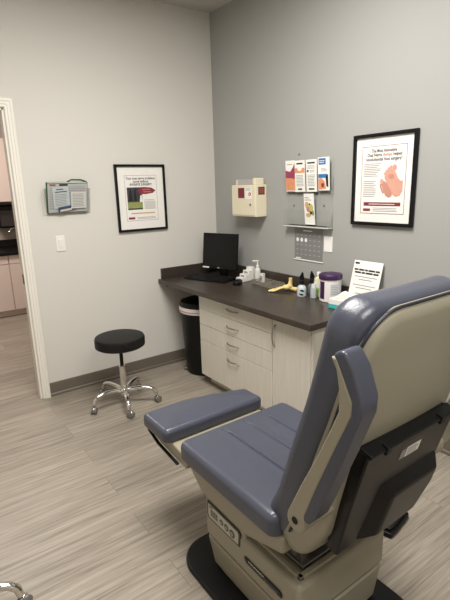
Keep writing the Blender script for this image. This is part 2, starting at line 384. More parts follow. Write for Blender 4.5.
# ------------------------------------------------------------------ waste bin
bn = empty('waste_bin', 'black step-on waste bin with white liner beside the drawer cabinet', 'bin', (-.395, -.325, 0), math.radians(-50))
MB().lathe([(.0, 0), (.142, 0), (.150, .012), (.152, .05), (.185, .545), (.185, .56)], M_BLACKP, n=40, sx=1.02, sy=.98).build('body', bn)
MB().lathe([(.176, .548), (.190, .540), (.196, .556), (.192, .588), (.180, .590)], mat('white_bag', (222, 214, 208), .5, bump=.8, bscale=60, var=.04), n=40, sx=1.02, sy=.98).build('liner', bn)
MB().lathe([(.1965, .557), (.1975, .560), (.1965, .564)], mat('drawstring_red', (176, 120, 116), .5, var=.05), n=40, sx=1.02, sy=.98).build('drawstring', bn)
MB().lathe([(.186, .588), (.192, .600), (.178, .628), (.120, .645), (0, .650)], M_BLACKP, n=40, sx=1.02, sy=.98).build('lid', bn)
MB().box((-.178, -.05, .012), (-.13, .05, .030), M_NICKEL, .006).build('foot_pedal', bn)

# ------------------------------------------------------------------ stools
def star_base(cx, cy, a0, label, seat_top, group=None):
    t = empty('rolling_stool', label, 'stool', (cx, cy, 0), 0, group); ST = mat('caster_grey', (120, 118, 114), .4, .3, var=.05)
    MB().lathe([(0, seat_top - .078), (.165, seat_top - .078), (.177, seat_top - .070), (.178, seat_top - .02), (.172, seat_top - .006), (.155, seat_top), (0, seat_top + .003)], M_BLACKV, n=56).build('seat', t)
    MB().lathe([(.0, seat_top - .092), (.11, seat_top - .092), (.11, seat_top - .079), (0, seat_top - .079)], M_BLACKP, n=32).build('seat_plate', t)
    MB().lathe([(.0, .10), (.024, .10), (.024, .30), (.021, .302), (.021, .305), (0, .305)], M_CHROME, n=24).build('column', t)
    MB().lathe([(.0, .30), (.013, .30), (.013, seat_top - .093), (0, seat_top - .093)], M_BLACKP, n=20).build('gas_lift', t)
    MB().lathe([(0, .075), (.03, .075), (.037, .085), (.036, .115), (.028, .128), (0, .13)], M_CHROME, n=28).build('hub', t)
    for k in range(5):
        A = a0 + k * 2 * PI / 5; dx, dy = math.cos(A), math.sin(A)
        prof = [(.02, .105), (.06, .116), (.11, .124), (.16, .124), (.20, .115), (.226, .095), (.235, .064)]
        L = MB().tube([(dx * r, dy * r, z) for r, z in prof], [.018, .0175, .0165, .016, .016, .0155, .014], M_CHROME, 12).build('leg', t)
        c = MB(); B = A + .9
        c.tube([(dx * .235, dy * .235, .070), (dx * .235, dy * .235, .050)], .007, M_STEEL, 10)
        wx, wy = math.cos(B), math.sin(B); sx, sy = -wy, wx; off = .012
        px, py = dx * .235 + wx * off, dy * .235 + wy * off
        for sgn in (-1, 1):
            ax = Matrix.Translation((px + sgn * sx * .012, py + sgn * sy * .012, .0245)) @ Matrix.Rotation(B, 4, 'Z') @ Matrix.Rotation(PI / 2, 4, 'X')
            c.lathe([(0, -.008), (.018, -.008), (.0245, -.005), (.0245, .005), (.018, .008), (0, .008)], ST, n=20, M=ax)
        c.tube([(px - sx * .005, py - sy * .005, .0245), (px + sx * .005, py + sy * .005, .0245)], .015, M_CHROME, 12); c.ball((px, py, .034), (.020, .012, .018), M_CHROME, 12, Matrix.Rotation(B, 4, 'Z'))
        c.build('caster', L)
    return t
star_base(-1.212, -.486, math.radians(37.5), 'round black cushioned stool on chrome star base by the white wall', .532, 'rolling stools')
star_base(-2.456, -1.765, math.radians(-20), 'chrome stool leg poking in at the bottom left corner of the photo', .487, 'rolling stools')

# ------------------------------------------------------------------ treatment chair
ch = empty('treatment_chair', 'slate blue podiatry chair with putty shell on a black base plate', 'chair')
XC = -1.328
def interp(tab, t):
    if t <= tab[0][0]: return tab[0][1:]
    for p, q in zip(tab, tab[1:]):
        if t <= q[0]:
            k = (t - p[0]) / (q[0] - p[0]); return tuple(a + (b - a) * k for a, b in zip(p[1:], q[1:]))
    return tab[-1][1:]
# base plate
MB().slab(.285, .42, .010, .008, .003, .13, M_BLACKP, nx=40, ny=40, M=Matrix.Translation((-1.352, -2.39, .011))).build('base_plate', ch)
# lift housing, lower and upper covers
mb = MB(); mb.slab(.222, .268, .0735, .012, .01, .028, M_SHELL, nx=6, ny=6, warp=lambda x, y, z: (x * (1 - .10 * (.0735 - z) / .147), y * (1 - .05 * (.0735 - z) / .147), z), M=Matrix.Translation((XC - .012, -2.378, .0955)))
mb.build('lower_cover', ch)
MB().box((XC - .21, -2.61, .166), (XC + .19, -2.14, .190), M_DARK).build('cover_gap', ch)
mb = MB()
mb.slab(.225, .27, .070, .018, .008, .03, M_SHELL, nx=6, ny=6, M=Matrix.Translation((XC - .012, -2.378, .252)))
hc = mb.build('upper_cover', ch)
# raised lip round the top of the cover
lip = MB()
for lo, hi in (((-1.535, -2.625, .318), (-1.515, -2.37, .332)), ((-1.165, -2.625, .318), (-1.145, -2.37, .332)), ((-1.535, -2.625, .318), (-1.145, -2.605, .332))):
    lip.box(lo, hi, M_SHELL, .004)
lip.build('cover_lip', ch)
# seat neck block that carries the control panel
mb = MB(); mb.prism([(-2.115, .27), (-2.125, .40), (-2.38, .40), (-2.375, .33), (-2.37, .27)], 0, XC - .2335, XC + .215, M_SHELL, .008)
nk = mb.build('neck_housing', ch)
# control panel: dark bezel, pale membrane, round buttons
cp = MB(); Mx = fr((XC - .2337, -2.242, .300), (0, -1, 0), (0, 0, 1))
cp.T = Mx
cp.prism([(-.105, .042), (.100, .036), (.112, .024), (.106, -.034), (-.098, -.036), (-.108, -.02)], 2, 0, .005, mat('dark_bezel', (38, 32, 26), .4, var=.1), .0015, 1)
pn = cp.build('control_panel', ch)
pp = MB(); pp.T = Mx
pp.prism([(-.096, .032), (.094, .027), (.101, .019), (.096, -.026), (-.090, -.028), (-.098, -.016)], 2, .0035, .0062, mat('membrane_silver', (186, 182, 168), .4, var=.05), .0008, 1)
M_ICON = mat('dark_icon', (84, 80, 74), .5, var=.1)
pp.rect(-.080, -.014, -.030, .018, M_GREYINK, .0064)
for i in range(3):
    for j in range(2): pp.rect(-.077 + i * .016, -.011 + j * .014, -.066 + i * .016, -.001 + j * .014, M_ICON, .0067)
for bx_, by, rr in ((-.006, .006, .012), (.026, .004, .014), (.062, .001, .016)):
    pp.lathe([(0, 0), (rr, 0), (rr, .001), (0, .0012)], M_ICON, (bx_, by - .004, .0062), 20)
    pp.lathe([(0, 0), (rr * .55, 0), (rr * .55, .001), (0, .0012)], M_GREYINK, (bx_, by - .004, .0072), 16)
pp.rect(-.088, .022, -.066, .028, M_INK, .0064)
pp.build('button_membrane', pn)
# name plate on the upper cover
npb = MB(); npb.T = fr((XC - .2378, -2.475, .243), (0, -1, .0), (0, 0, 1))
npb.prism([(-.098, .012), (.088, .012), (.098, .003), (.098, -.012), (-.086, -.012), (-.098, -.002)], 2, 0, .004, M_BLACKG, .0015, 1)
npb.text('MIDMARK', .012, -.030, .005, M_WHITE, .0045, width=.085); npb.text('RITTER', .010, .045, -.005, M_GREYINK, .0045, width=.065)
npb.build('name_plate', ch)
# steel hinge parts between housing and back
mb = MB(); mb.box((-1.50, -2.60, .322), (-1.14, -2.40, .338), M_STEEL, .003); mb.box((-1.49, -2.585, .33), (-1.46, -2.45, .43), M_STEEL, .004); mb.box((-1.20, -2.585, .33), (-1.17, -2.45, .43), M_STEEL, .004)
mb.tube([(-1.50, -2.555, .37), (-1.14, -2.555, .37)], .016, M_STEEL); mb.box((-1.44, -2.57, .335), (-1.22, -2.42, .40), M_DARK, .004)
mb.build('hinge_bracket', ch)
# seat pan
mb = MB(); mb.prism([(-2.035, .492), (-2.035, .462), (-2.13, .385), (-2.42, .375), (-2.50, .40), (-2.60, .43), (-2.60, .492)], 0, XC - .262, XC + .262, M_SHELL, .014)
mb.build('seat_pan', ch)
# seat cushion with three long channels
def seat_h(x, y, e):
    h = .006 * max(0, min(1, e / .12)); 
    for gx in (-.092, .017, .122):
        d = abs(x - gx)
        if y < .235: h += -.009 * math.exp(-(d / .005) ** 2) + .004 * math.exp(-(d / .028) ** 2)
    return h
def seat_warp(x, y, z): return (x, y, z + .0)
sc = MB(); sc.slab(.286, .285, .038, .026, .010, .035, M_VINYL, nx=160, ny=24, hfun=seat_h, M=Matrix.Translation((XC - .006, -2.303, .530))).build('seat_cushion', ch)
# leg rest
def fwarp(x, y, z):
    # angled outer corner
    k = max(0, (x + .10) / .36); return (x, y - (max(0, y + .105) / .21) * .09 * k ** 1.6, z)
MB().slab(.268, .112, .030, .022, .010, .028, M_VINYL, warp=fwarp, nx=30, ny=14, M=Matrix.Translation((-1.354, -1.806, .528)), hfun=lambda x, y, e: .008 * max(0, min(1, e / .1))).build('leg_cushion', ch)
mb = MB(); mb.prism([(-1.715, .498), (-1.715, .470), (-1.80, .445), (-2.02, .425), (-2.034, .436), (-2.034, .48), (-1.925, .496)], 0, XC - .262, XC + .225, M_SHELL, .010)
lr = mb.build('leg_support', ch)
MB().prism([(-1.700, .496), (-1.712, .470), (-1.80, .439), (-1.97, .422), (-1.97, .431), (-1.80, .449), (-1.718, .476), (-1.708, .496)], 0, XC - .276, XC - .2625, M_BLACKP, .002, 1).build('edge_guard', lr)

# backrest: front surface curve (arc length -> y, z), thickness direction to the rear
FC = [(-2.478, .487), (-2.555, .644), (-2.618, .839), (-2.667, .983), (-2.702, 1.107), (-2.728, 1.208), (-2.745, 1.292)]
S = [0]
for p, q in zip(FC, FC[1:]): S.append(S[-1] + math.hypot(q[0] - p[0], q[1] - p[1]))
TAB = [(s, *p) for s, p in zip(S, FC)]; LT = S[-1]
def along(s):
    y, z = interp(TAB, s); y0, z0 = interp(TAB, max(0, s - .06)); y1, z1 = interp(TAB, min(LT, s + .06))
    t = Vector((0, y1 - y0, z1 - z0)).normalized(); n = Vector((0, -t.z, t.y)); n = n if n.y < 0 else -n
    return Vector((0, y, z)), t, n
def back_pt(x, s, d):
    sc_ = min(LT, max(0, s)); p, t, n = along(sc_); p = p + t * (s - sc_) + n * d; return (x + XC, p.y, p.z)
def pad_warp(x, y, z):
    s = y + LT / 2; d = (.052 - z)          # z=+c front, -c rear
    th = 1 + .10 * max(0, (s - .45) / .4)
    top = max(0, (s - LT + .10) / .10)
    bow = .018 * (1 - (x / .26) ** 2) * min(1, s / .5)
    return back_pt(x, s - (.0 * top), d * th + (bow if z > 0 else 0) * .5)
mb = MB(); mb.slab(.262, LT / 2, .052, .040, .034, .095, M_VINYL, warp=pad_warp, nx=26, ny=40); mb.build('back_cushion', ch)
# putty back shell
DEP = [(0, .13), (.03, .16), (.09, .185), (.18, .190), (.33, .180), (.45, .170), (.60, .155), (.72, .140), (.85, .128)]
S0, S1 = -.035, .838
def shell_warp(x, y, z):
    s = S0 + (y + (S1 - S0) / 2)
    k = (.5 - z)               # 0 front .. 1 rear
    D = interp(DEP, max(0, s))[0]; cr = .012 * (1 - (x / .245) ** 2)
    return back_pt(x, s, .07 + k * (D - .07) + (cr if k > .5 else 0))
def shell(mb):
    # slab in normalised depth: edge radius handled by real depth
    a, b_ = .252, (S1 - S0) / 2
    def W(x, y, z):
        s = S0 + y + b_; D = interp(DEP, max(0, s))[0]; d = D - (z + .06)      # z up to 0 -> rear surface
        cr = .008 * (1 - (x / a) ** 2) * min(1, max(0, (s) / .2))
        if z < -.05: d = min(.085, D - .02)
        return back_pt(x, s, (D + z) + cr if z > -.05 else d)
    mb.slab(a, b_, .06, .030, .005, .128, M_SHELL, warp=lambda x, y, z: W(x, y, z - .06), nx=20, ny=40)
mb = MB(); shell(mb); sh = mb.build('back_shell', ch)
# piping where cushion meets shell
def ring_pts(a, b0, b1, R, n=10):
    P = []
    for k in range(20): P.append((-a, b0 + (b1 - R - b0) * k / 19))
    for k in range(1, n + 1): t = PI - PI / 2 * k / n; P.append((-a + R + R * math.cos(t), b1 - R + R * math.sin(t)))
    for k in range(1, 10): P.append((-a + R + (2 * a - 2 * R) * k / 10, b1))
    for k in range(0, n + 1): t = PI / 2 - PI / 2 * k / n; P.append((a - R + R * math.cos(t), b1 - R + R * math.sin(t)))
    for k in range(1, 20): P.append((a, b1 - R + (b0 - b1 + R) * k / 19))
    return P
mb = MB(); mb.tube([back_pt(x, s, interp([(0, .108), (.45, .112), (.85, .122)], s)[0]) for x, s in ring_pts(.256, .11, .842, .128)], .0045, M_PIPE, 8)
mb.build('piping', ch)

# black rear panel with its motor bulge
def rear(x, s, d): return back_pt(x, s, d)
pf = fr((XC - .002, -2.842, .885), (1, 0, 0), (0, .105, -.385))
# local: x across, y down, z = u x v
nz = pf.to_3x3() @ Vector((0, 0, 1)); sg = 1 if nz.y < 0 else -1
mb = MB(); mb.T = pf
mb.prism([(-.205, 0), (.205, 0), (.200, .20), (.160, .395), (-.190, .395), (-.203, .20)], 2, -sg * .03, sg * .012, M_BLACKG, .006, 2)
bp_ = mb.build('rear_panel', ch)
mb = MB(); mb.T = pf
def bulge(mb):
    b = bmesh.new()
    lo = [(-.095, .150), (.198, .150), (.199, .25), (.158, .385), (-.120, .385)]; 
    hi = [(-.040, .205), (.186, .200), (.186, .26), (.138, .360), (-.050, .372)]
    z0, z1 = sg * .008, sg * .040
    A = [b.verts.new((x, y, z0)) for x, y in lo]; B = [b.verts.new((x, y, z1)) for x, y in hi]
    b.faces.new(A); b.faces.new(B[::-1])
    for i in range(5): b.faces.new((A[i], A[(i + 1) % 5], B[(i + 1) % 5], B[i]))
    bmesh.ops.recalc_face_normals(b, faces=b.faces[:]); bmesh.ops.bevel(b, geom=b.edges[:], offset=.012, segments=3, profile=.5, affect='EDGES')
    mb.take(b, M_BLACKG)
bulge(mb); mb.build('motor_cover', bp_)
mb = MB(); mb.T = pf
mb.box((-.203, -.006, -sg * .02), (.203, .008, sg * .018), M_BLACKP, .004)
for x in (-.13, .125): mb.box((x - .012, -.012, sg * .0), (x + .012, .016, sg * .022), M_BLACKP, .003)
mb.build('panel_rim', bp_)
mb = MB(); mb.T = pf @ Matrix.Translation((.005, .062, sg * .0125)) @ Matrix.Diagonal((1.25, 1.25, 1, 1)) @ Matrix.Rotation(0, 4, 'Z')
if sg < 0: mb.T = mb.T @ Matrix.Rotation(PI, 4, 'X')
else: mb.T = mb.T @ Matrix.Rotation(PI, 4, 'Z') if False else mb.T
mb.rect(-.040, -.022, .045, .028, mat('dark_label', (60, 56, 54), .4, var=.1), 0)
mb.rect(-.036, -.020, -.018, .008, M_GREYINK, .0006); mb.rect(-.016, -.020, .038, .010, M_PAPER, .0006)
for k in range(4): mb.rect(-.012, -.016 + k * .006, .030 - .006 * (k % 2), -.0135 + k * .006, M_GREYINK, .0010)
mb.build('rating_label', bp_)

# folded arms
LF = [(-2.845, 1.186), (-2.862, 1.16), (-2.872, 1.11), (-2.872, 1.064), (-2.823, .947), (-2.765, .826), (-2.715, .715)]
LR = [(-2.864, 1.186), (-2.889, 1.134), (-2.908, 1.098), (-2.907, 1.067), (-2.858, .949), (-2.808, .825), (-2.775, .735)]
PRr = [(-2.888, 1.200), (-2.908, 1.173), (-2.932, 1.109), (-2.930, 1.070), (-2.893, .965), (-2.850, .851), (-2.806, .742)]
PFf = [(y + .004, z) for y, z in LR]
def arm(sx, label=None):
    X0 = XC + sx * .352 - .0; X1 = XC + sx * .312
    # link with round pivot end
    piv = []
    for k in range(9):
        a = math.radians(-5 - 170 * k / 8) if True else 0
        piv.append((-2.744 + .032 * math.cos(a), .700 + .032 * math.sin(a)))
    link = MB().prism(LF + piv + LR[::-1], 0, X0 + sx * 0, X1 - sx * .012, M_SHELL, .005, 2).build('arm_link', ch)
    hub = MB()
    hub.lathe([(0, 0), (.010, 0), (.0105, .0015), (0, .0015)], M_DARK, (X0 + sx * .0006, -2.744, .703), 16, M=Matrix.Rotation(PI / 2 * (1 if sx > 0 else -1), 4, 'Y'))
    hub.build('painted_pivot_hole', link)  # flat disc, the dark inside of the pivot hole put into its colour
    MB().tube([(X1 - sx * .014, -2.735, .690), (XC + sx * .22, -2.735, .690)], .030 if sx < 0 else .046, M_SHELL, 20).build('pivot_boss', link)
    # pad wraps the rear face of the link
    P = [(y + .004, z) for y, z in LR]
    lowp = [(-2.785, .712), (-2.768, .720)]; rr_ = PRr[1:]; ff_ = P[::-1][0:6]
    if sx > 0: lowp = [(-2.842, .822), (-2.825, .835)]; rr_ = PRr[1:-2]; ff_ = P[::-1][2:6]
    pad = MB().prism([(-2.850, 1.192), (-2.866, 1.204), (-2.882, 1.206)] + rr_ + lowp + ff_, 0, XC + sx * .351, XC + sx * .290, M_VINYL, .015, 5)
    pad.build('arm_pad', link)
arm(-1); arm(1)

# foot switch on the floor behind the base
fs = empty('foot_switch', 'black foot switch on the floor right of the chair base', 'foot switch', (-.745, -2.42, 0), math.radians(10))
MB().slab(.10, .055, .012, .006, .003, .02, M_BLACKP, nx=4, ny=4, M=Matrix.Translation((0, 0, .0135))).build('base', fs)
MB().slab(.085, .045, .010, .006, .003, .02, M_BLACKV, nx=4, ny=4, M=Matrix.Translation((0, 0, .038)) @ Matrix.Rotation(-.12, 4, 'Y')).build('treadle', fs)

# ------------------------------------------------------------------ wall things
# light switch
ls = empty('light_switch', 'white rocker light switch plate on the white wall by the door trim', 'light switch', (-1.411, 0, 1.17))
MB().box((-.034, -.006, -.058), (.034, -.0005, .058), M_WHITE, .003, 2).build('plate', ls)
MB().box((-.016, -.010, -.033), (.016, -.0055, .033), M_WHITE, .002, 2, M=Matrix.Rotation(.04, 4, 'X')).build('rocker', ls)

def lines(mb, x0, x1, y0, y1, n, m, z, ragged=.15, th=.35):
    st = (y1 - y0) / n
    for k in range(n):
        e = x1 - (x1 - x0) * random.random() * ragged; y = y1 - st * (k + .5); mb.rect(x0, y - st * th / 2, e, y + st * th / 2, m, z)

def framed(name, label, M, W, H, fw, art):
    t = empty(name, label, 'picture', group='framed posters on the walls')
    mb = MB(); mb.T = M; d0, d1 = .002, .024
    for lo, hi in (((-W / 2, -H / 2), (W / 2, -H / 2 + fw)), ((-W / 2, H / 2 - fw), (W / 2, H / 2)), ((-W / 2, -H / 2 + fw), (-W / 2 + fw, H / 2 - fw)), ((W / 2 - fw, -H / 2 + fw), (W / 2, H / 2 - fw))):
        mb.box((*lo, d0), (*hi, d1), M_BLACKP, .0015, 1)
    mb.build('frame', t)
    mb = MB(); mb.T = M; mb.box((-W / 2 + fw, -H / 2 + fw, d0), (W / 2 - fw, H / 2 - fw, .010), M_PAPER); mb.build('mat_board', t)
    mb = MB(); mb.T = M @ Matrix.Translation((0, 0, .0108)); art(mb); mb.build('poster', t, 0)
    mb = MB(); mb.T = M; mb.box((-W / 2 + fw, -H / 2 + fw, .016), (W / 2 - fw, H / 2 - fw, .018), M_GLASS); mb.build('glass', t)
    return t
M_PHOTO1 = mat('dusk_photo', (62, 60, 66), .5, var=.6, vscale=60)
M_GRASS = mat('grass_photo', (146, 154, 92), .5, var=.3, vscale=40)
M_SKIN = mat('skin_photo', (216, 162, 144), .5, var=.12, vscale=20)
M_SKIN2 = mat('skin_shadow_photo', (200, 142, 126), .5, var=.12, vscale=20)
def border(mb, w, h, t, m, z):
    for a in ((-w, -h, w, -h + t), (-w, h - t, w, h), (-w, -h, -w + t, h), (w - t, -h, w, h)): mb.rect(*a, m, z)
def art1(mb):
    w, h = .140, .178; mb.rect(-w, -h, w, h, M_PAPER, 0); border(mb, w, h, .0022, mat('mauve_line', (150, 120, 130), .5, var=.05), .0004)
    mb.text('Your toes nerve problems', .028, 0, .154, M_INK, .0006, width=.255, bold=.0005)
    mb.text('cured without', .028, 0, .130, M_INK, .0006, width=.135, bold=.0005)
    mb.text('INVASIVE SURGERY!', .026, 0, .106, M_INK, .0006, width=.19, bold=.0006)
    mb.rect(-.125, -.090, .005, .085, M_PHOTO1, .0006); mb.rect(-.125, -.078, .005, -.030, M_GRASS, .0008)
    mb.flat([(-.02, -.03), (-.012, .02), (.0, .025), (.005, -.03)], M_PAPER, .001)
    mb.flat([(-.115, -.02), (-.100, .07), (-.09, .07), (-.082, -.02)], M_INK, .001); mb.flat([(-.07, -.02), (-.060, .075), (-.05, .07), (-.045, -.02)], M_INK, .001)
    mb.flat([(-.03, .06), (-.01, .085), (.03, .086), (.09, .080), (.128, .058), (.10, .038), (.04, .030), (-.01, .032)], M_RED, .0012)
    mb.flat([(.01, .070), (.075, .070), (.085, .064), (.01, .062)], M_ORANGE, .0014); mb.flat([(.015, .052), (.09, .052), (.08, .044), (.02, .044)], M_ORANGE, .0014)
    mb.text('procedure', .015, .065, .015 - .03, M_RED, .0006, width=.09)
    lines(mb, .02, .125, -.09, -.025, 8, M_GREYINK, .0006)
    lines(mb, -.10, .11, -.130, -.108, 1, M_YELLOWINK, .0006, 0, .45)
    mb.rect(-.125, -.165, -.070, -.148, M_RED, .0006); lines(mb, -.05, .12, -.168, -.148, 2, M_GREYINK, .0006)
framed('framed_poster', 'black-framed poster with a grass and oval red print on the white wall', fr((-.731, 0, 1.4735), (1, 0, 0), (0, 0, 1)), .436, .522, .018, art1)
def art2(mb):
    w, h = .152, .196; mb.rect(-w, -h, w, h, M_PAPER, 0); border(mb, w, h, .0028, mat('plum_line', (130, 60, 80), .5, var=.05), .0004)
    mb.text('The Most Innovative', .026, 0, .168, M_INK, .0006, width=.17, bold=.0006)
    mb.text('Dual Nerve', .026, -.063, .145, M_INK, .0006, width=.10, bold=.0006); mb.text('therapy', .026, .026, .145, M_ORANGE, .0006, width=.062, bold=.0006); mb.text('helped', .026, .092, .145, M_INK, .0006, width=.056, bold=.0006)
    mb.text('revolutionize foot surgery!', .026, 0, .120, M_INK, .0006, width=.245, bold=.0006)
    lines(mb, -.135, -.01, .02, .100, 8, M_GREYINK, .0006, .3); lines(mb, -.135, -.04, -.10, .0, 9, M_GREYINK, .0006, .2)
    # pair of feet, soles to the viewer
    T0 = mb.T.copy(); mb.T = T0 @ Matrix.Translation((.014, -.014, 0)) @ Matrix.Diagonal((.84, .84, 1, 1))
    mb.flat([(-.030, .005), (-.022, -.020), (-.010, -.050), (.010, -.088), (.035, -.104), (.060, -.098), (.068, -.070), (.050, -.03), (.02, -.005), (-.005, .012)], M_SKIN2, .0006)
    mb.flat([(.0, .060), (.020, .082), (.055, .090), (.085, .070), (.105, .030), (.125, .010), (.145, .012), (.145, -.06), (.125, -.092), (.095, -.100), (.070, -.085), (.045, -.04), (.015, .0), (-.002, .03)], M_SKIN, .0008)
    for (tx, ty, rx, ry, m) in ((.075, .098, .018, .021, M_SKIN), (.046, .100, .011, .014, M_SKIN), (.028, .090, .010, .012, M_SKIN), (.012, .076, .009, .011, M_SKIN), (.0, .060, .008, .010, M_SKIN),
                                (-.022, .008, .014, .018, M_SKIN), (-.030, -.018, .008, .011, M_SKIN2), (-.026, -.036, .008, .010, M_SKIN2), (-.018, -.052, .008, .010, M_SKIN2), (-.008, -.066, .008, .010, M_SKIN2)):
        mb.oval(tx, ty, rx, ry, m, .001)
    mb.flat([(.03, .055), (.07, .055), (.078, .03), (.05, .02), (.03, .035)], M_SKIN2, .0012)
    mb.T = T0
    mb.rect(-.128, -.150, .128, -.128, M_RED, .0006); lines(mb, -.09, .09, -.144, -.134, 1, M_PAPER, .0008, 0)
    mb.rect(-.130, -.182, -.078, -.166, M_RED, .0006); lines(mb, -.06, .12, -.185, -.158, 3, M_GREYINK, .0006)
framed('framed_poster', 'black-framed poster showing a pair of feet on the grey wall', fr((0, -1.756, 1.556), (0, -1, 0), (0, 0, 1)), .430, .534, .020, art2)

# wall file pocket with papers on the white wall
fp = empty('wall_file_pocket', 'clear acrylic wall file pocket holding papers on the white wall', 'file holder', (-1.345, 0, 1.49))
mb = MB(); mb.box((-.165, -.004, -.11), (.165, -.001, .05), M_ACRYL); mb.prism([(-.001, -.112), (-.050, -.108), (-.095, .075), (-.092, .075), (-.046, -.104), (-.001, -.108)], 0, -.165, .165, M_ACRYL)
for x in (-.165, .162): mb.flat([(-.001, -.110), (-.048, -.106), (-.094, .075), (-.001, .06)], M_ACRYL, 0, M=fr((x, 0, 0), (0, 1, 0), (0, 0, 1)))
mb.build('pocket', fp)
def sheet(name, label, cat, M, w, h, m, art=None, th=.003, group=None):
    t = empty(name, label, cat, (0, 0, 0)); t.matrix_world = M; 
    tag(t, group=group)
    MB().box((-w / 2, -h / 2, -th), (w / 2, h / 2, 0), m).build('sheet', t)
    if art:
        a = MB(); a.T = Matrix.Translation((0, 0, .0006)); art(a); a.build('print', t, 0)
    return t
tilt = lambda x, y, z, u=0: fr((x, y, z), (math.cos(u), 0, math.sin(u)), (-math.sin(u) * 1, -.24, math.cos(u)))
bn2 = MB(); bn2.box((-.148, -.105, -.022), (.148, .112, -.003), M_GREEN, .004)
t = empty('green_binder', 'dark green binder at the back of the wall file pocket', 'binder'); t.matrix_world = tilt(-1.335, -.052, 1.497)
bn2.build('cover', t); MB().flat([(-.14, .108), (.14, .108), (.14, .112), (-.14, .112)], M_PAPER, -.002).build('page_edge', t)
MB().tube([(.0, .112, -.012), (.03, .128, -.012), (.10, .126, -.012), (.14, .112, -.012)], .006, M_GREEN, 8).build('spine_loop', t)
sheet('document_folder', 'grey document with text filling the wall file pocket', 'paper', tilt(-1.335, -.054, 1.497), .285, .205, mat('grey_document', (176, 178, 176), .6, var=.06),
      lambda a: (lines(a, .0, .13, -.07, .085, 12, M_GREYINK, 0), lines(a, -.13, -.09, -.08, .08, 10, M_GREYINK, 0), a.rect(-.128, .088, -.085, .1, mat('rust_print', (150, 84, 66), .5, var=.1), 0), a.rect(-.06, .088, .0, .101, M_INK, 0)), .001)
sheet('letter_sheet', 'pale blue-grey letter tilted in front of the wall file pocket papers', 'paper', tilt(-1.385, -.0585, 1.500, math.radians(4)), .115, .150, mat('blue_paper', (190, 198, 200), .6, var=.03),
      lambda a: (a.rect(-.03, .058, .02, .064, M_INK, 0), a.rect(-.04, .040, .045, .046, M_INK, 0), lines(a, -.045, .045, -.06, .03, 8, M_GREYINK, 0)), .001)
sheet('envelope', 'navy and cream envelope along the foot of the wall file pocket', 'paper', tilt(-1.345, -.0470, 1.424, math.radians(8)), .13, .036, mat('navy_paper', (62, 78, 120), .5, var=.08),
      lambda a: a.rect(-.055, -.016, .03, -.002, mat('cream_paper', (214, 204, 176), .5, var=.05), 0), .001)
sheet('white_card', 'white card at the right of the wall file pocket', 'paper', tilt(-1.262, -.0605, 1.480), .110, .120, mat('offwhite_paper', (208, 208, 202), .6, var=.02), lambda a: lines(a, -.045, .045, -.05, .05, 9, M_GREYINK, 0), .001)

# sharps container cabinet on the grey wall
sp = empty('sharps_container', 'cream locking sharps container box mounted on the grey wall', 'sharps container', (0, 0, 0))
X0, X1, Y0, Y1, Z0, Z1 = -.115, -.002, -.707, -.403, 1.308, 1.552
mb = MB().box((X0, Y0, Z0), (X1, Y1, Z1), M_CREAM, .006, 2).build('body', sp)
MB().box((X0 - .004, Y0 + .006, Z0 + .012), (X0 + .001, Y1 - .006, Z1 - .006), M_CREAM, .0015, 1).build('door', sp)
MB().box((-.10, Y0 + .03, Z1 - .001), (-.02, Y1 - .05, Z1 + .042), mat('translucent_top', (176, 170, 166), .3, var=.05), .006).build('liner_top', sp)
MB().box((-.105, Y0 + .02, Z1 - .001), (-.012, Y0 + .05, Z1 + .05), M_CREAM, .008).build('top_bracket', sp)
MB().box((-.105, Y1 - .06, Z1 - .001), (-.012, Y1 - .045, Z1 + .04), M_CREAM, .004).build('top_bracket', sp)
M = fr((X0 - .0045, -.555, 1.432), (0, -1, 0), (0, 0, 1))
mb = MB(); mb.T = M; mb.box((-.062, .020, -.001), (.018, .098, .001), mat('maroon_window', (120, 40, 52), .2, var=.25, vscale=60), .0005, 1); mb.build('window', sp)
mb = MB(); mb.T = M; mb.rect(.030, .015, .110, .105, M_PAPER, .0002); mb.oval(.085, .050, .016, .014, mat('biohazard_red', (190, 60, 40), .5, var=.05), .0006); mb.oval(.085, .050, .006, .005, M_PAPER, .0010)
lines(mb, .035, .105, .075, .100, 3, M_GREYINK, .0006); mb.build('warning_label', sp, 0)
mb = MB(); mb.T = M; mb.lathe([(0, 0), (.009, 0), (.009, .004), (0, .004)], M_STEEL, (.092, -.030, 0), 16); mb.lathe([(0, 0), (.004, 0), (.004, .0046), (0, .0046)], M_DARK, (.092, -.030, 0), 12); mb.build('lock', sp)
mb = MB(); mb.T = fr((-.060, Y0 - .0006, 1.505), (1, 0, 0), (0, 0, 1)); mb.box((-.03, -.028, 0), (.034, .03, .0012), mat('brown_window', (112, 50, 46), .25, var=.2), .0003, 1); mb.box((-.022, -.02, .0012), (.026, .022, .0018), mat('brown_window_inner', (140, 76, 66), .3, var=.2), 0); mb.build('side_window', sp)

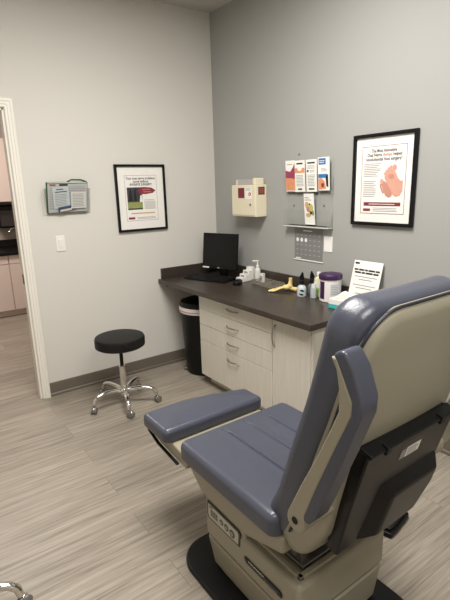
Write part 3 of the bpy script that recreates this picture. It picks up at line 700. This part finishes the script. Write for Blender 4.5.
# brochure rack
rk = empty('brochure_rack', 'clear acrylic brochure rack hung on the grey wall', 'brochure rack')
mb = MB(); ya, yb = -1.378, -.947
mb.box((-.006, yb, 1.24), (-.002, ya, 1.70), M_ACRYL)
for (zb, zt_) in ((1.485, 1.60), (1.262, 1.37)):
    mb.box((-.056, yb, zb), (-.053, ya, zt_), M_ACRYL); mb.box((-.056, yb, zb - .003), (-.006, ya, zb), M_ACRYL)
    for y in (yb, ya): mb.rect(-.053, zb, -.006, zt_, M_ACRYL, 0, M=fr((0, y, 0), (1, 0, 0), (0, 0, 1)))
mb.build('pockets', rk)
MB().box((-.056, yb - .002, 1.248), (-.006, ya - .004, 1.257), mat('rack_lip', (214, 214, 210), .15, alpha=.75, var=.02), .003).build('lip', rk)
for y in (-1.01, -1.30): MB().lathe([(0, 0), (.006, 0), (.004, .003), (0, .003)], M_STEEL, (-.006, y, 1.40), 12, M=Matrix.Rotation(-PI / 2, 4, 'Y')).build('screw', rk)
bw = .094; bh = .214
def bro(y, z, label, art, x=-.012, lean=.10, group=None, w=bw, h=bh):
    M = fr((x - .012, y + .002, z + .010), (0, -1, 0), (-lean, 0, 1)); return sheet('brochure', label, 'brochure', M, w, h, M_PAPER, art, .004, group or 'brochures in the acrylic rack')
M_FLESHO = mat('peach_print', (226, 150, 110), .5, var=.25, vscale=30)
M_MAG = mat('magenta_print', (150, 62, 92), .5, var=.3, vscale=40)
M_BLUEP = mat('blue_print', (44, 116, 180), .5, var=.08)
def b1(a): a.rect(-.047, -.10, .047, -.01, M_FLESHO, 0); a.flat([(-.047, -.01), (.047, -.02), (.047, .045), (.0, .03), (-.047, .04)], M_MAG, .0004); a.flat([(.0, .03), (.047, .045), (.047, .09), (.03, .06)], M_MAG, .0004); lines(a, -.03, .03, .075, .085, 1, M_RED, .0004)
def b2(a):
    a.rect(-.030, .080, .030, .090, M_INK, 0); a.rect(-.047, .025, .047, .055, M_FLESHO, 0); a.oval(.0, .05, .02, .014, M_PAPER, .0004); a.rect(-.047, .022, .047, .027, M_YELLOWINK, .0004); lines(a, -.035, .035, -.07, .01, 8, M_GREYINK, 0); a.rect(-.02, -.093, .02, -.083, M_INK, 0)
def b3(a):
    a.rect(-.035, .080, .035, .090, M_INK, 0); a.oval(-.032, .032, .009, .008, mat('blue_dot', (50, 60, 140), .5, var=.05), .0004); lines(a, -.035, .035, .045, .07, 3, M_GREYINK, 0); lines(a, -.015, .035, .02, .04, 2, M_GREYINK, 0); lines(a, -.035, .035, -.07, .01, 8, M_GREYINK, 0); a.rect(-.025, -.093, .025, -.083, M_INK, 0)
def b4(a):
    a.rect(-.042, .06, .020, .100, M_BLUEP, 0); lines(a, -.035, .012, .068, .09, 2, M_PAPER, .0004); lines(a, -.02, .03, .015, .04, 3, M_GREYINK, 0); a.rect(-.047, -.025, .03, .0, M_BLUEP, 0); a.flat([(-.047, -.10), (-.047, -.03), (-.02, -.025), (.01, -.05), (.02, -.095)], M_FLESHO, .0004); a.flat([(.022, -.08), (.018, -.02), (.038, -.0), (.04, -.085)], M_INK, .0004); a.flat([(-.02, -.085), (-.02, -.06), (.005, -.06), (.0, -.085)], M_RED, .0008)
def b5(a):
    a.text('nerve', .016, -.018, .080, M_INK, 0, width=.04); a.text('wellness', .016, -.008, .064, M_INK, 0, width=.06)
    for (x, y, rx, ry, m) in ((-.02, .03, .018, .022, M_YELLOWINK), (-.005, .0, .022, .018, mat('rose_print', (196, 130, 140), .5, var=.1)), (.02, .01, .02, .026, mat('lime_print', (186, 190, 100), .5, var=.1)), (.018, -.02, .014, .016, M_INK), (-.01, -.04, .024, .014, M_YELLOWINK), (.034, -.025, .010, .018, mat('olive_print', (140, 140, 70), .5, var=.1)), (.006, .034, .007, .008, M_INK)): a.oval(x, y, rx, ry, m, .0004 + x * .002 + .0003)
for y, zz, lab, a_, ww in ((-1.000, 1.594, 'brochure with orange and magenta photo, first in the rack from the corner', b1, .092), (-1.095, 1.590, 'brochure with a narrow orange band, second in the rack from the corner', b2, .098), (-1.205, 1.590, 'white text brochure with a small blue dot, in the rack top row', b3, .098), (-1.315, 1.598, 'brochure with blue title block, nearest the framed feet poster', b4, .1)):
    bro(y, zz, lab, a_, -.020, .06, w=ww)
bro(-1.190, 1.365, 'lone brochure with colourful figures in the lower row of the rack', b5, -.020, .10)

# grey chart taped to the wall under the rack, small blank card beside it
def chart(a):
    w, h = .127, .112
    a.rect(-.05, .093, .04, .100, M_PAPER, .0004)
    for r in range(5):
        for c in range(6):
            x = -.105 + c * .042; y = .065 - r * .035; 
            if r == 1 and c < 3: a.oval(x, y, .013, .015, M_PAPER, .0004)
            else: a.rect(x - .010, y - .004, x + .009, y + .003, mat('chart_light', (168, 168, 166), .5, var=.05), .0004)
    a.rect(-.12, -.108, -.07, -.1, M_PAPER, .0004)
sheet('wall_chart', 'grey chart with three white circles taped below the brochure rack', 'chart', fr((-.0035, -1.155, 1.124), (0, -1, 0), (0, 0, 1)), .272, .230, mat('chart_grey', (126, 127, 126), .55, var=.05), chart, .002)
cs = MB(); cs.box((-.006, -1.300, 1.003), (-.002, -1.015, 1.012), M_WHITE, .001, 1); tag(cs.build('chart_holder'), 'thin white strip holding the foot of the grey wall chart', 'strip')
sheet('small_card', 'small white card on the grey wall right of the grey chart', 'card', fr((-.0035, -1.343, 1.142), (0, -1, 0), (0, 0, 1)), .075, .105, M_PAPER, None, .002)
tag(MB().lathe([(0, 0), (.006, 0), (.006, .008), (0, .012)], mat('hook_grey', (130, 130, 128), .5, var=.05), (-.0005, -1.055, 1.752), 12, M=Matrix.Rotation(-PI / 2, 4, 'Y')).build('wall_hook'), 'tiny grey hook on the grey wall above the brochure rack', 'hook')

# ------------------------------------------------------------------ computer
kd = Vector((.31, -.951, 0)).normalized(); ang = math.atan2(kd.y, kd.x)      # along the keyboard, left to right as the user sees it
CTZ = CT + .0008
mo = empty('computer_monitor', 'black flat screen monitor on the dark countertop in the corner', 'monitor', (-.195, -.330, CTZ), ang)
# local: +x right for the user, -y towards the user
MB().lathe([(0, 0), (.10, 0), (.104, .005), (.095, .012), (.03, .016), (0, .016)], M_BLACKP, (0, .047, 0), 36, sx=1.1, sy=.72).build('base', mo)
MB().box((-.035, .025, .012), (.035, .055, .18), M_BLACKP, .006).build('stand', mo)
T = Matrix.Translation((0, 0, .225)) @ Matrix.Rotation(math.radians(-6), 4, 'X')
sb = MB(); sb.T = T; sb.box((-.172, -.022, -.150), (.172, .018, .150), M_BLACKP, .005); hs = sb.build('housing', mo)
sb = MB(); sb.T = T; sb.box((-.156, -.0235, -.126), (.156, -.0215, .136), mat('dark_screen', (10, 10, 12), .25, var=.05, spec=.3), .0008, 1); sb.build('screen', hs)
sb = MB(); sb.T = T; sb.box((-.168, -.0235, -.146), (-.100, -.0222, -.134), M_WHITE, 0); sb.build('sticker', hs, 0)
sb = MB(); sb.T = T @ fr((0, -.0225, -.138), (1, 0, 0), (0, 0, 1)); sb.oval(0, 0, .012, .006, M_GREYINK, .0006); sb.build('badge', hs, 0)
kb = empty('keyboard', 'black keyboard lying in front of the monitor', 'keyboard', (-.318, -.325, CTZ), ang)
MB().prism([(-.078, 0), (-.078, .010), (.068, .024), (.078, .022), (.078, 0)], 0, -.216, .216, M_BLACKP, .003, 2).build('case', kb)
ks = MB()
for r in range(6):
    y = -.062 + r * .0235; z = .0115 + (y + .078) / .146 * .0135
    x = -.206; n = 0
    while x < .198:
        wk = .0165
        if r == 0 and -.11 < x < -.0: wk = .105
        if abs(x - .075) < .009 or abs(x - .145) < .007: x += .012; continue
        ks.box((x, y, z - .002), (min(x + wk, .209), y + .019, z + .004), M_BLACKV, .0015, 1); x += wk + .0027
ko = ks.build('keys', kb); ko['kind'] = 'stuff'
ms = empty('computer_mouse', 'black mouse on the countertop beside the keyboard', 'mouse', (-.262, -.648, CTZ), ang + .3)
MB().slab(.031, .055, .017, .016, .003, .028, M_BLACKP, nx=8, ny=8, M=Matrix.Translation((0, 0, .0175))).build('body', ms)
MB().tube([(-.0, .03, .034), (0, .042, .0335)], .004, M_GREYINK, 8).build('wheel', ms)
tag(MB().tube([(-.105, -.40, CT + .16), (-.065, -.43, CT + .08), (-.05, -.45, CT + .012), (-.07, -.465, CT + .0045), (-.13, -.485, CT + .0045), (-.168, -.518, CT + .0045), (-.215, -.560, CT + .0045), (-.242, -.585, CT + .006)], .0025, M_BLACKP, 8).build('mouse_cable'), 'thin black cable running from mouse to monitor', 'cable')

# ------------------------------------------------------------------ things on the counter
# stepped white rack
st = empty('tiered_rack', 'white four-step rack of small bottles beside the monitor', 'rack', (-.115, -.575, CTZ), math.radians(8))
for k in range(4):
    x0 = -.085 + k * .040
    MB().box((x0, -.034, 0), (x0 + .0385, .034, .036 + k * .024), M_WHITE, .003, 2).build('step', st)
for k in range(3):
    MB().box((-.0865 + k * .040, -.020, .012 + k * .024), (-.0855 + k * .040, .020, .028 + k * .024), M_GREYINK, 0).build('step_label', st)
pb = empty('pump_bottle', 'white pump bottle behind the stepped white rack', 'bottle', (-.055, -.648, CTZ))
MB().lathe([(0, 0), (.022, 0), (.024, .003), (.024, .085), (.020, .100), (.010, .108), (0, .108)], mat('milky_plastic', (226, 226, 220), .35, alpha=.92, var=.02), n=24).build('body', pb)
MB().lathe([(0, .108), (.014, .108), (.014, .125), (.006, .128), (.005, .160), (0, .160)], M_WHITE, n=20).build('collar', pb)
MB().box((-.042, -.006, .158), (.010, .006, .168), M_WHITE, .003, 2, M=Matrix.Rotation(math.radians(-40), 4, 'Z')).build('nozzle', pb)
sm = empty('small_carton', 'small white carton standing between pump bottle and tray', 'carton', (-.060, -.712, CTZ), .1)
MB().box((-.014, -.017, 0), (.014, .017, .070), M_WHITE, .001, 1).build('body', sm); MB().box((-.0146, -.012, .012), (-.0139, .012, .05), M_GREYINK, 0).build('label_panel', sm, 0)
tr_ = empty('instrument_tray', 'smoky clear tray of small instruments on the countertop', 'tray', (-.115, -.845, CTZ), math.radians(-4))
mb = MB(); mb.box((-.058, -.13, 0), (.058, .13, .003), M_TRAYC)
for a, b_ in (((-.060, -.13, 0), (-.057, .13, .036)), ((.057, -.13, 0), (.060, .13, .036)), ((-.060, -.133, 0), (.060, -.13, .036)), ((-.060, .13, 0), (.060, .133, .036)), ((-.057, -.01, 0), (.057, -.007, .030))): mb.box(a, b_, M_TRAYC)
mb.build('tray_body', tr_)
for k, (x, y, L_, col_) in enumerate(((-.03, -.02, .10, M_STEEL), (.0, .01, .09, M_NICKEL), (.03, -.03, .08, M_STEEL))):
    tag(MB().tube([(-.115 + x, -.845 + y - L_ / 2, CTZ + .010 + .0), (-.115 + x, -.845 + y, CTZ + .012), (-.115 + x, -.845 + y + L_ / 2, CTZ + .010)], [.002, .0045, .0045], col_, 8).build('instrument'), 'slim steel instrument lying in the smoky tray', 'instrument', 'instruments in the smoky tray')
# foot skeleton model
bo = empty('foot_bone_model', 'yellow plastic foot skeleton model beside the swirl-marked bottle', 'anatomical model', (-.165, -1.085, CTZ), math.radians(-50))
# local: toes -x, heel +x
bm_ = MB()
for k in range(5):
    y = -.030 + k * .014; y2 = -.014 + k * .006; L_ = -.118 + abs(k - 1) * .007
    bm_.tube([(.0, y2, .036 - k * .003), (-.03, y * .8, .028), (-.062, y, .014), (L_ + .03, y * 1.05, .008), (L_ + .012, y * 1.05, .010), (L_, y * 1.05, .0065)], [.0085, .006, .0075, .006, .0055, .004], M_BONE, 8)
bm_.build('toe_bones', bo)
MB().ball((.012, .0, .034), (.032, .024, .018), M_BONE).ball((.034, 0, .042), (.024, .018, .018), M_BONE).build('tarsal_bones', bo)
MB().tube([(.03, .002, .035), (.055, .004, .024), (.078, .006, .016)], [.016, .015, .013], M_BONE, 12).ball((.080, .006, .018), (.016, .015, .017), M_BONE).build('heel_bone', bo)
MB().tube([(.036, 0, .046), (.038, 0, .060), (.041, 0, .080), (.042, 0, .102)], [.020, .014, .0115, .013], M_BONE, 12).tube([(.045, .018, .046), (.050, .015, .075), (.048, .014, .100)], [.007, .005, .005], M_BONE, 8).build('shin_bones', bo)
# swirl bottle (spray) x2
M_CLEARB = mat('frosted_plastic', (196, 206, 210), .3, alpha=.95, var=.03)
def spray(x, y, label, body_m, logo, rz, hgt=1.0):
    t = empty('spray_bottle', label, 'bottle', (x, y, CTZ), rz)
    MB().lathe([(0, 0), (.030, 0), (.033, .004), (.033, .050 * hgt), (.028, .068 * hgt), (.016, .078 * hgt), (.014, .084 * hgt), (0, .084 * hgt)], body_m, n=28).build('body', t)
    z = .084 * hgt
    MB().lathe([(0, z), (.018, z), (.017, z + .022), (.012, z + .030), (0, z + .030)], M_BLACKP, n=20).prism([(-.012, z + .026), (.014, z + .026), (.016, z + .045), (.010, z + .078), (.002, z + .088), (-.006, z + .070), (-.018, z + .050)], 1, -.010, .010, M_BLACKP, .004, 2).build('sprayer', t)
    if logo:
        lg = MB()
        for s_ in (0, PI):
            P = []
            for k in range(9): a = s_ + .2 + 2.2 * k / 8; P.append((.021 * math.cos(a), .021 * math.sin(a)))
            for k in range(8, -1, -1): a = s_ + .2 + 2.2 * k / 8; rr = .021 - .015 * math.sin(PI * (k + .5) / 9.5); P.append((rr * math.cos(a), rr * math.sin(a)))
            pts = P
            b = bmesh.new(); vs = []
            for px, py in pts:
                th = px / .0336; vs.append(b.verts.new((.0336 * math.sin(th), -.0336 * math.cos(th), .030 + py)))
            n = len(vs)
            for k in range(8): b.faces.new((vs[k], vs[k + 1], vs[n - 2 - k], vs[n - 1 - k]))
            lg.take(b, M_INK)
        lg.build('swirl_logo', t, 0)
    return t
spray(-.170, -1.262, 'frosted bottle with black swirl mark and black sprayer', M_CLEARB, True, math.radians(-45))
spray(-.075, -1.268, 'black-topped sprayer bottle half hidden behind the swirl-marked bottle', mat('grey_plastic', (96, 104, 110), .3, var=.05), False, math.radians(140), .95)
gb = empty('sanitizer_bottle', 'clear yellowish bottle with green label and white cap', 'bottle', (-.090, -1.345, CTZ), math.radians(-40))
MB().lathe([(0, 0), (.029, 0), (.032, .004), (.032, .105), (.029, .125), (.013, .140), (.012, .146), (0, .146)], mat('yellow_clear_plastic', (214, 214, 176), .2, var=.03), n=28, sy=.8).build('body', gb)
MB().lathe([(0, .146), (.015, .146), (.015, .168), (.013, .171), (0, .171)], M_WHITE, n=20).build('cap', gb)
MB().lathe([(.0325, .030), (.0328, .031), (.0328, .059), (.0325, .060)], mat('green_label', (134, 190, 70), .45, var=.08), n=28, sy=.8).build('green_label', gb)
MB().lathe([(.0325, .064), (.0328, .065), (.0328, .104), (.0325, .105)], mat('white_label', (230, 230, 220), .45, var=.02), n=28, sy=.8).build('white_label', gb)
gg = empty('small_bottle', 'small grey translucent bottle in front of the green-labelled bottle', 'bottle', (-.150, -1.355, CTZ))
MB().lathe([(0, 0), (.020, 0), (.022, .003), (.022, .066), (.016, .078), (.012, .080), (0, .080)], mat('grey_clear_plastic', (176, 184, 184), .25, var=.03), n=24).build('body', gg)
MB().lathe([(0, .080), (.0125, .080), (.0125, .096), (0, .096)], M_WHITE, n=20).build('cap', gg)
# wipes canister
wc = empty('wipes_canister', 'white wipes canister with purple lid on the countertop', 'canister', (-.120, -1.475, CTZ), math.radians(-38))
MB().lathe([(0, 0), (.066, 0), (.070, .004), (.070, .148), (0, .148)], mat('canister_white', (232, 226, 222), .4, var=.02), n=48).build('body', wc)
MB().lathe([(0, .148), (.075, .148), (.077, .152), (.077, .172), (.072, .180), (.045, .186), (.043, .184), (.030, .186), (0, .188)], M_PURPLE, n=48).build('lid', wc)
def wrap(mb, r, a0, a1, z0, z1, m, n=10):
    b = bmesh.new(); A = [a0 + (a1 - a0) * k / n for k in range(n + 1)]
    lo = [b.verts.new((r * math.sin(a), -r * math.cos(a), z0)) for a in A]; hi = [b.verts.new((r * math.sin(a), -r * math.cos(a), z1)) for a in A]
    for k in range(n): b.faces.new((lo[k], lo[k + 1], hi[k + 1], hi[k]))
    mb.take(b, m)
lb = MB(); wrap(lb, .0705, -1.35, -.75, .020, .135, M_PURPLE); wrap(lb, .0705, -.20, .95, .045, .125, mat('label_grey', (206, 208, 212), .45, var=.03))
wrap(lb, .0705, -.15, .8, .020, .030, M_PURPLE)
for k in range(6): wrap(lb, .0709, -.12, .7 - .1 * (k % 3), .055 + k * .011, .059 + k * .011, M_GREYINK, 6)
lb.build('printed_label', wc, 0)
# tissue / glove box with teal print
tb = empty('tissue_box', 'white and teal box tucked behind the chair headrest on the countertop', 'box', (-.215, -1.690, CTZ), math.radians(8))
MB().box((-.045, -.10, 0), (.045, .10, .060), M_WHITE, .002, 1).build('carton', tb)
MB().box((-.0456, -.1006, .0), (.0456, .1006, .030), M_TEAL, .002, 1).build('teal_print', tb)
MB().prism([(-.08, .060), (.08, .060), (.02, .110), (-.02, .100), (-.06, .075)], 0, -.022, .022, M_PAPER, .006, 2).build('tissue', tb)
# notice in acrylic stand
nM = fr((-.085, -1.690, CTZ + .002), (0, -1, 0), (.26, 0, 1))
sn = empty('notice_stand', 'white printed notice leaning in a clear stand behind the headrest', 'notice')
a = MB(); a.T = nM; a.box((-.112, 0, -.004), (.112, .285, -.002), M_ACRYL); a.build('stand', sn)
MB().box((-.13, -1.80, CTZ), (-.03, -1.58, CTZ + .003), M_ACRYL).build('foot', sn)
a = MB(); a.T = nM; a.box((-.108, .003, -.002), (.108, .280, -.001), M_PAPER)
a.rect(-.098, .256, -.065, .268, M_INK, 0)
for y_, words in ((.222, (.030, .040, .022, .048, .030)), (.204, (.048, .026, .052, .038))):
    x_ = -(sum(words) + .005 * (len(words) - 1)) / 2
    for w_ in words: a.rect(x_, y_ - .0055, x_ + w_, y_ + .0055, M_INK, 0); x_ += w_ + .005
for k, wd in enumerate((.17, .10, 0, .17, .12, 0, .11)):
    if wd: a.rect(-wd / 2, .176 - k * .018, wd / 2, .181 - k * .018, M_GREYINK, 0)
a.build('notice_sheet', sn, 0)
